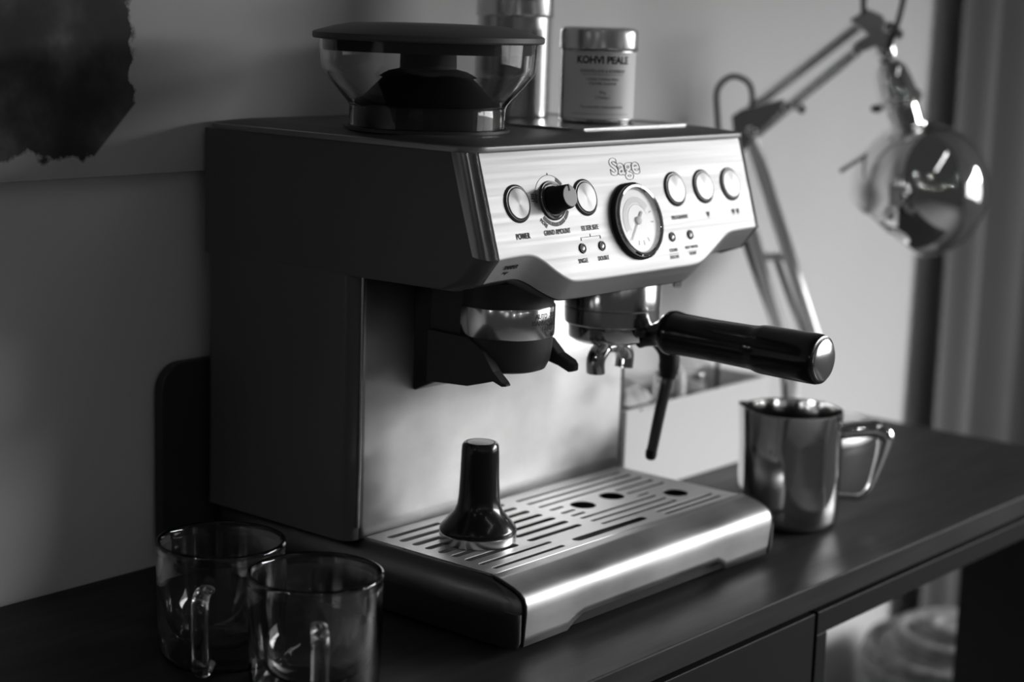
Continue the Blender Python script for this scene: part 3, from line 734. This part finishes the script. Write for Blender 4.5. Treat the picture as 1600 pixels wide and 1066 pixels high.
# ------------------------------------------------------------------ tamper on the grille
tx, ty = -0.0985, 0.0930
tm = thing('tamper', 'glossy black coffee tamper standing on the drip grille', 'tamper', (tx, ty, ZT + 0.0007))
TM = Matrix.Translation((tx, ty, ZT + 0.0006))
obj('tamper_foot', MB().lathe([(0, 0), (0.0275, 0), (0.0282, 0.0006), (0.0284, 0.0064), (0.0278, 0.0070), (0, 0.0070)], 64, TM), 'edge', tm, smooth=30)
obj('tamper_handle', MB().lathe([(0.0280, 0.0070), (0.0284, 0.0085), (0.0276, 0.0110), (0.0225, 0.0170), (0.0178, 0.0225), (0.0158, 0.0275), (0.0150, 0.0340), (0.0143, 0.0480), (0.0138, 0.0670), (0.0134, 0.0715), (0.0122, 0.0735), (0.0108, 0.0738), (0.0104, 0.0732), (0, 0.0730)], 64, TM), 'gloss', tm, smooth=40)
obj('tamper_cap', MB().lathe([(0.0103, 0.0729), (0.0098, 0.0737), (0, 0.0739)], 40, TM), 'gloss', tm, smooth=25)

# ------------------------------------------------------------------ glass mugs
def mug(label, x, y, az, sc):
    t = thing('glass_mug', label, 'mug', (x, y, 0.0), 'double walled glass mugs beside the machine')
    Mx = Matrix.Translation((x, y, 0.0003)) @ Matrix.Scale(sc, 4)
    outer = [(0, 0), (0.0340, 0), (0.0385, 0.0015), (0.0408, 0.0060), (0.0418, 0.0200), (0.0426, 0.0500), (0.0426, 0.0770), (0.0431, 0.0792), (0.0426, 0.0810), (0.0412, 0.0815), (0.0400, 0.0806), (0.0396, 0.0780),
             (0.0392, 0.0640), (0.0384, 0.0460), (0.0362, 0.0330), (0.0310, 0.0215), (0.0220, 0.0140), (0.0110, 0.0106), (0, 0.0098)]
    cav = [(0, 0.0022), (0.0330, 0.0022), (0.0372, 0.0036), (0.0392, 0.0075), (0.0402, 0.0200), (0.0411, 0.0500), (0.0412, 0.0740), (0.0406, 0.0640), (0.0400, 0.0460), (0.0378, 0.0320), (0.0322, 0.0200), (0.0226, 0.0122), (0.0112, 0.0090), (0, 0.0082)]
    mb = MB().lathe(outer, 72, Mx); 
    st_ = len(mb.f); mb.lathe(cav, 72, Mx)
    mb.f = mb.f[:st_] + [tuple(reversed(f)) for f in mb.f[st_:]]
    obj('mug_body', mb, 'glass', t, smooth=60, fix=False)
    d = Vector((math.cos(R(az)), math.sin(R(az)), 0)); side = Vector((-d.y, d.x, 0))
    pts = [d * r_ + Vector((0, 0, z)) for r_, z in ((0.0430, 0.0600), (0.0520, 0.0612), (0.0600, 0.0590), (0.0632, 0.0530), (0.0630, 0.0400), (0.0620, 0.0200), (0.0600, 0.0120), (0.0540, 0.0085), (0.0420, 0.0100))]
    pts = [Mx @ p for p in spline(pts, 6)]
    obj('mug_handle', MB().tube(pts, 0.0056 * sc, 18, 0.62, side), 'glass', t, smooth=60)
    return t
mug('clear glass mug farther from the camera, its handle turned left', -0.2998, 0.1441, 217, 1.0)
mug('clear glass mug nearest the camera, cut by the lower frame edge', -0.3033, 0.0502, 229, 1.0)

# ------------------------------------------------------------------ milk pitcher
RV = Vector((0.63989, -0.76847, 0))             # sideways direction used for handle and spout
kx, ky = 0.2646, 0.0501
mp_ = thing('milk_pitcher', 'polished steel milk frothing pitcher with a strap handle', 'pitcher', (kx, ky, 0))
prof_o = [(0, 0.0006), (0.0385, 0.0006), (0.0425, 0.0030), (0.0442, 0.0085), (0.0447, 0.0200), (0.0443, 0.0450), (0.0436, 0.0750), (0.0432, 0.1005), (0.0434, 0.1015), (0.0428, 0.1015),
          (0.0424, 0.0990), (0.0428, 0.0740), (0.0435, 0.0450), (0.0438, 0.0200), (0.0430, 0.0090), (0.0400, 0.0035), (0, 0.0030)]
mb = MB().lathe(prof_o, 72)
for i, v in enumerate(mb.v):
    r_ = math.hypot(v[0], v[1])
    if r_ < 1e-6: continue
    ca = -(v[0] * RV.x + v[1] * RV.y) / r_
    k = max(0.0, (ca - 0.80) / 0.20) ** 1.6 * max(0.0, min(1.0, (v[2] - 0.050) / 0.052)) ** 1.5
    mb.v[i] = (v[0] * (1 + 0.10 * k), v[1] * (1 + 0.10 * k), v[2] + 0.0035 * k * (v[2] > 0.09))
mb.xf(Matrix.Translation((kx, ky, 0)))
obj('pitcher_body', mb, 'pitcher', mp_, smooth=45)
hpts = [Vector((kx, ky, 0)) + RV * a + Vector((0, 0, z)) for a, z in ((0.0430, 0.0830), (0.0560, 0.0850), (0.0720, 0.0860), (0.0810, 0.0810), (0.0810, 0.0710), (0.0765, 0.0520), (0.0700, 0.0320), (0.0630, 0.0245), (0.0520, 0.0240), (0.0445, 0.0245))]
hpts = spline(hpts, 6)
wid = [0.0078 + 0.0 * i for i in range(len(hpts))]
wid = [0.0098 if i < 20 else 0.0098 - 0.0062 * min(1, (i - 20) / 14) for i in range(len(hpts))]
obj('pitcher_handle', MB().tube(hpts, wid, 20, 0.78, (RV.y * -1, RV.x, 0)), 'chrome', mp_)

# ------------------------------------------------------------------ work lamp
LB = Vector((0.5755, 0.2357, 0.0))
def lp(a, z, off=0.0): return LB + RV * a + Vector((0, 0, z)) + Vector((RV.y * -1, RV.x, 0)) * -off
lm = thing('work_lamp', 'chrome jointed work lamp with a globe shade, leaning beside the wall', 'lamp', tuple(LB))
obj('lamp_base', MB().lathe([(0, 0.0), (0.0840, 0.0), (0.0860, 0.0015), (0.0860, 0.0070), (0.0840, 0.0105), (0.0650, 0.0180), (0.0350, 0.0245), (0.0130, 0.0270), (0.0100, 0.0300), (0, 0.0300)], 64, Matrix.Translation(LB)), 'nickel', lm, smooth=40)
obj('stem', MB().tube([lp(0, 0.028), lp(0, 0.085)], 0.0065, 20), 'nickel', lm)
obj('base_bracket', MB().poly([(-0.022, 0.070), (0.034, 0.078), (0.032, 0.098), (-0.016, 0.095)], 0.012, Matrix.Translation(LB - Vector((RV.y * -1, RV.x, 0)) * -0.006) @ rot_from_axes(RV, Vector((0, 0, 1)), RV.cross(Vector((0, 0, 1))))), 'nickel', lm, smooth=False, bevel=0.002)
obj('lower_arm', MB().tube([lp(0.024, 0.090), lp(-0.0615, 0.316)], 0.0070, 16), 'nickel', lm)
obj('lower_arm', MB().tube([lp(-0.010, 0.086), lp(-0.0720, 0.262)], 0.0070, 16), 'nickel', lm)
obj('spring_rod', MB().tube([lp(0.012, 0.092), lp(-0.029, 0.190)], 0.0042, 12), 'satin', lm)
obj('arm_brace', MB().tube([lp(-0.046, 0.186), lp(-0.012, 0.186)], 0.0045, 12), 'nickel', lm)
obj('elbow_plate', MB().poly([(-0.083, 0.333), (-0.073, 0.340), (-0.030, 0.352), (-0.026, 0.344), (-0.058, 0.312), (-0.068, 0.296), (-0.076, 0.258), (-0.084, 0.262), (-0.078, 0.300)], 0.006,
    Matrix.Translation(LB + RV.cross(Vector((0, 0, 1))) * 0.008) @ rot_from_axes(RV, Vector((0, 0, 1)), RV.cross(Vector((0, 0, 1))))), 'satin', lm, smooth=False, bevel=0.0012)
obj('upper_arm', MB().tube([lp(-0.074, 0.330), lp(0.048, 0.431)], 0.0058, 16), 'satin', lm)
obj('upper_arm', MB().tube([lp(-0.056, 0.314), lp(0.046, 0.404)], 0.0058, 16), 'satin', lm)
YV = RV.cross(Vector((0, 0, 1)))                # towards the camera side
for a, z in ((-0.027, 0.344), (-0.062, 0.318), (0.040, 0.404), (-0.012, 0.342)):
    obj('joint_knob', MB().tube([lp(a, z) + YV * 0.004, lp(a, z) + YV * 0.017, lp(a, z) + YV * 0.019], [0.0052, 0.0052, 0.0035], 16), 'chrome', lm)
obj('head_bracket', MB().poly([(0.032, 0.434), (0.050, 0.446), (0.066, 0.440), (0.074, 0.428), (0.082, 0.400), (0.074, 0.388), (0.066, 0.392), (0.062, 0.408), (0.040, 0.398), (0.036, 0.408), (0.052, 0.420)], 0.008,
    Matrix.Translation(LB + YV * 0.003) @ rot_from_axes(RV, Vector((0, 0, 1)), YV)), 'satin', lm, smooth=False, bevel=0.0015)
for a, z, d in ((0.071, 0.428, 0.020), (0.083, 0.421, 0.010), (0.068, 0.402, 0.020)):
    obj('joint_knob', MB().tube([lp(a, z), lp(a, z) + YV * d, lp(a, z) + YV * (d + 0.003)], [0.0062, 0.0062, 0.004], 16), 'chrome', lm)
# shade and socket
SC = lp(0.1190, 0.2620); SR = 0.0712
ax = (RV * -0.60 + Vector((0, 0, -0.80))).normalized()     # opening looks down and to the left
t0 = math.acos(0.74)
sp_o = [(SR * math.sin(t0 + (math.pi - t0) * k / 30), SR * math.cos(t0 + (math.pi - t0) * k / 30)) for k in range(31)]
sp_i = [((SR - 0.0016) * math.sin(t0 + (math.pi - t0) * k / 30), (SR - 0.0016) * math.cos(t0 + (math.pi - t0) * k / 30)) for k in range(30, -1, -1)]
sp_o[-1] = (0, sp_o[-1][1]); sp_i[0] = (0, sp_i[0][1])
sidea = ax.cross(YV).normalized()
SM = Matrix.Translation(SC) @ rot_from_axes(sidea, ax.cross(sidea), ax)
shd = obj('lamp_shade', MB().lathe(sp_o + sp_i, 72, SM, close=True), 'chrome', lm, smooth=50, label='mirror chrome globe shade')
obj('bulb', MB().lathe([(0, 0.030), (0.012, 0.026), (0.020, 0.012), (0.022, 0.0), (0.018, -0.014), (0.012, -0.030), (0.012, -0.066)], 32, SM), 'white', shd)
s0 = lp(0.0755, 0.3945); s1 = lp(0.1015, 0.3270)
sdir = (s1 - s0).normalized(); L_ = (s1 - s0).length
spf = [(0.0, 0.004), (0.03, 0.010), (0.15, 0.0165), (0.30, 0.0190), (0.52, 0.0205), (0.56, 0.0235), (0.64, 0.0240), (0.68, 0.0215), (0.70, 0.0180), (0.98, 0.0172), (1.0, 0.0215), (1.06, 0.0215), (1.10, 0.0180)]
skt = obj('lamp_socket', MB().tube([s0 + sdir * L_ * f for f, r_ in spf], [r_ for f, r_ in spf], 32), 'chrome', lm, smooth=30)
sw0 = s0 + sdir * L_ * 0.74 - RV * 0.016
obj('socket_switch', MB().tube([sw0, sw0 - RV * 0.012 + YV * 0.004, sw0 - RV * 0.016 + YV * 0.005], [0.004, 0.004, 0.003], 14), 'black', skt)
obj('shade_pin', MB().tube([lp(0.066, 0.302) + YV * 0.010, lp(0.032, 0.279) + YV * 0.014], [0.0024, 0.0028], 12), 'satin', shd)
cb = spline([lp(-0.070, 0.330) + YV * 0.006, lp(-0.062, 0.345) + YV * 0.010, lp(-0.066, 0.366) + YV * 0.010, lp(-0.084, 0.373) + YV * 0.010, lp(-0.098, 0.360) + YV * 0.010, lp(-0.097, 0.335) + YV * 0.006, lp(-0.090, 0.300) + YV * 0.004, lp(-0.060, 0.20), lp(-0.02, 0.10), lp(-0.008, 0.034)], 8)
obj('power_cord', MB().tube(cb, 0.0028, 10), 'cable', lm)
cb = spline([lp(0.047, 0.440) + YV * 0.010, lp(0.046, 0.462) + YV * 0.012, lp(0.056, 0.490) + YV * 0.012, lp(0.076, 0.494) + YV * 0.012, lp(0.086, 0.470) + YV * 0.013, lp(0.083, 0.440) + YV * 0.014, lp(0.076, 0.412) + YV * 0.012, lp(0.077, 0.392) + YV * 0.004], 8)
obj('power_cord', MB().tube(cb, 0.0030, 10), 'cable', lm)

# ------------------------------------------------------------------ white storage box and what lies in it
BX0, BX1, BY0, BY1, BZ = 0.2222, 0.4650, 0.1970, 0.2780, 0.0800
bxo = thing('storage_box', 'open white box of odds and ends behind the drip tray', 'box', ((BX0 + BX1) / 2, (BY0 + BY1) / 2, 0))
w = 0.005
obj('front_panel', MB().box(BX0, BX1, BY0, BY0 + w, 0.0, BZ), 'white', bxo, smooth=False, bevel=0.0008)
obj('back_panel', MB().box(BX0, BX1, BY1 - w, BY1, 0.0, BZ + 0.004), 'white', bxo, smooth=False, bevel=0.0008)
obj('side_panel', MB().box(BX0, BX0 + w, BY0 + w, BY1 - w, 0.0, BZ), 'white', bxo, smooth=False, bevel=0.0008)
obj('side_panel', MB().box(BX1 - w, BX1, BY0 + w, BY1 - w, 0.0, BZ), 'white', bxo, smooth=False, bevel=0.0008)
obj('bottom_panel', MB().box(BX0 + w, BX1 - w, BY0 + w, BY1 - w, 0.0, w), 'white', bxo, smooth=False)
def crumple(name, x0, x1, y0, y1, z0, z1, material, label, cat, amp=0.004, seed=1):
    rnd = random.Random(seed)
    lv = []
    for f, ins in ((0, 0.006), (0.12, 0.001), (0.5, 0.0), (0.82, 0.002), (0.95, 0.006), (1.0, 0.012)):
        lv.append((x0 + ins, x1 - ins, y0 + ins, y1 - ins, min(0.010, (y1 - y0) / 3), z0 + (z1 - z0) * f))
    mb = MB().rrect(lv, 5)
    for i, v in enumerate(mb.v):
        if v[2] > z0 + 0.002: mb.v[i] = (v[0] + rnd.uniform(-amp, amp), v[1] + rnd.uniform(-amp, amp), v[2] + rnd.uniform(-amp, amp))
    o = obj(name, mb, material, None, smooth=25)
    return tag(o, label, cat)
crumple('paper_bag', 0.234, 0.290, 0.210, 0.266, 0.0055, 0.094, 'kraft', 'crumpled grey paper bag at the left end of the white box', 'bag', 0.0035, 3)
crumple('foil_packet', 0.232, 0.296, 0.2035, 0.2085, 0.0055, 0.079, 'dark', 'charcoal packet against the front panel of the white box', 'packet', 0.0008, 5)
jr = thing('clear_jar', 'clear jar with white contents standing in the white box', 'jar', (0.378, 0.242, 0.0052))
JM = Matrix.Translation((0.378, 0.242, 0.0054))
obj('jar_body', MB().lathe([(0, 0), (0.022, 0), (0.024, 0.002), (0.024, 0.082), (0.0225, 0.086), (0.0212, 0.086), (0.0225, 0.081), (0.0225, 0.003), (0, 0.003)], 40, JM), 'clear', jr)
obj('jar_contents', MB().lathe([(0, 0.0035), (0.0218, 0.0035), (0.0218, 0.070), (0.015, 0.074), (0, 0.076)], 32, JM), 'whitep', jr)
obj('jar_lid', MB().lathe([(0.0250, 0.0868), (0.0252, 0.0870), (0.0252, 0.0935), (0.0240, 0.0950), (0, 0.0952), ], 40, JM), 'clear', jr)
stp = spline([(0.330, 0.2130, 0.012), (0.3300, 0.2120, 0.060), (0.3290, 0.2110, 0.088), (0.3350, 0.2190, 0.1010), (0.3460, 0.2340, 0.100), (0.350, 0.240, 0.085), (0.352, 0.243, 0.030)], 8)
tag(obj('white_strap', MB().tube(stp, 0.0045, 12, 0.35, (1, -0.4, 0)), 'white'), 'bent white plastic strap looping above the rim of the white box', 'strap')
tag(obj('black_stick', MB().tube([(0.414, 0.225, 0.006), (0.415, 0.228, 0.100)], 0.0022, 10), 'ink'), 'thin black stick upright between jar and the empty end of the white box', 'stick')
sc_ = thing('teaspoon', 'small steel spoon leaning out of the white box', 'spoon', (0.306, 0.215, 0.006))
obj('spoon_handle', MB().tube([(0.3060, 0.2300, 0.0085), (0.3020, 0.2230, 0.060), (0.2990, 0.2180, 0.098)], [0.0026, 0.0026, 0.0034], 12), 'chrome', sc_)
obj('spoon_end', MB().lathe([(0, -0.005), (0.0036, -0.0035), (0.005, 0), (0.0036, 0.0035), (0, 0.005)], 16, Matrix.Translation((0.2988, 0.2175, 0.1005))), 'chrome', sc_)

# ------------------------------------------------------------------ tin and canister on the machine
cx_, cy_ = 0.1010, 0.1520
TZ = 0.3464
tn = thing('coffee_tin', 'small round tin with a printed paper label and dark lid', 'tin', (cx_, cy_, TZ))
CM = Matrix.Translation((cx_, cy_, TZ + 0.0002))
TR = 0.0302
obj('tin_body', MB().lathe([(0, 0), (TR - 0.001, 0), (TR, 0.0008), (TR + 0.0006, 0.0016), (TR, 0.0026), (TR, 0.0575), (0, 0.0575)], 64, CM), 'tin', tn, smooth=30)
obj('tin_lid', MB().lathe([(TR + 0.0006, 0.0575), (TR + 0.0014, 0.0570), (TR + 0.0018, 0.0580), (TR + 0.0012, 0.0592), (TR + 0.0012, 0.0700), (TR + 0.0004, 0.0728), (TR - 0.003, 0.0745), (TR - 0.006, 0.0748), (0, 0.0748)], 64, CM), 'tin', tn, smooth=30)
LA = math.atan2(CAM.y - cy_, CAM.x - cx_) + R(8)
lbv = []
for z in (0.0035, 0.0560):
    lbv.append([(cx_ + (TR + 0.0003) * math.cos(LA + R(-70 + 140 * k / 32)), cy_ + (TR + 0.0003) * math.sin(LA + R(-70 + 140 * k / 32)), TZ + z) for k in range(33)])
lab = obj('label_sheet', MB().grid(lbv), 'label', tn, label='paper label with black print')
def lt(body, size, z, xs=1.0, mt='ink', off=0.0): wrap_text(body, size, LA, TZ + z, TR + 0.0003, cx_, cy_, mt, lab, xs, off=off)
lt('KOHVI PEALE', 0.0080, 0.0495, 0.92, 'ink', 0.0003)
lt('KARAMELLINE & KOORENE', 0.0034, 0.0410, 0.90, 'ink2')
lt('COFFEE TOPPING WITH', 0.0026, 0.0345, 0.92, 'ink2'); lt('CARAMEL FLAVOUR', 0.0026, 0.0312, 0.95, 'ink2')
lt('90 g', 0.0030, 0.0245, 1.0, 'ink2'); lt('( Tootja )', 0.0030, 0.0205, 1.0, 'ink2')
lt('Tee oma kohvi maitse paremaks', 0.0030, 0.0130, 0.92, 'ink2')
for z, hwid in ((0.0382, 0.017), (0.0072, 0.024), (0.0545, 0.024)):
    rr = []
    for zz in (z, z + 0.0003):
        rr.append([(cx_ + (TR + 0.0005) * math.cos(LA + (u / 8 - 1) * hwid / TR), cy_ + (TR + 0.0005) * math.sin(LA + (u / 8 - 1) * hwid / TR), TZ + zz) for u in range(17)])
    obj('printed_line', MB().grid(rr), 'ink2', lab)
nx, ny = 0.0905, 0.2320
cn = thing('steel_canister', 'tall steel canister with a domed lid behind the labelled tin', 'canister', (nx, ny, TZ))
NM = Matrix.Translation((nx, ny, TZ + 0.0002))
obj('canister_body', MB().lathe([(0, 0), (0.0300, 0), (0.0306, 0.0010), (0.0306, 0.0830), (0, 0.0830)], 64, NM), 'canister', cn, smooth=30)
obj('canister_lid', MB().lathe([(0.0306, 0.0810), (0.0320, 0.0808), (0.0326, 0.0816), (0.0320, 0.0830), (0.0316, 0.1010), (0.0306, 0.1050), (0.0270, 0.1085), (0.0180, 0.1110), (0, 0.1116)], 64, NM), 'canister', cn, smooth=30)

# ------------------------------------------------------------------ thin slab filling an unidentified dark patch behind the machine, basket beside the table
tag(obj('slab', MB().rrect([(-0.206, -0.060, 0.0, 0.157, 0.020, 0.0), (-0.207, -0.059, -0.001, 0.158, 0.021, 0.001), (-0.207, -0.059, -0.001, 0.158, 0.021, 0.008), (-0.206, -0.060, 0.0, 0.157, 0.020, 0.009)]).xf(
    Matrix.Translation((0, WY - 0.003, 0.0015)) @ Matrix.Rotation(R(90), 4, 'X')), 'black'), 'unidentified thin black slab with round corners standing against the wall behind the machine', 'slab')

bc = Vector((0.905, 0.165, 0))
bk = thing('wicker_hamper', 'round lidded wicker hamper on the floor beyond the table end', 'hamper', (bc.x, bc.y, -0.74))
def coil(name, r_, z, w_):
    ringp = [(bc.x + r_ * math.cos(2 * math.pi * k / 56), bc.y + r_ * math.sin(2 * math.pi * k / 56), z) for k in range(57)]
    return obj(name, MB().tube(ringp, w_, 10, 1.0, (0, 0, 1), cap=False), 'wicker', bk)
for i in range(13):
    coil('wicker_coil', 0.105 + 0.016 * math.sin(i / 12 * 2.4), -0.724 + i * 0.0300, 0.0165)
obj('hamper_floor', MB().lathe([(0, -0.738), (0.105, -0.738), (0.105, -0.725), (0, -0.725)], 40, Matrix.Translation(bc)), 'wicker', bk)
obj('hamper_lid', MB().lathe([(0, -0.350), (0.122, -0.350), (0.130, -0.342), (0.130, -0.330), (0.122, -0.322), (0.085, -0.300), (0.045, -0.290), (0, -0.287)], 56, Matrix.Translation(bc)), 'wicker', bk, smooth=30)
for r_, z in ((0.116, -0.317), (0.082, -0.298), (0.044, -0.288)):
    coil('lid_coil', r_, z, 0.009)
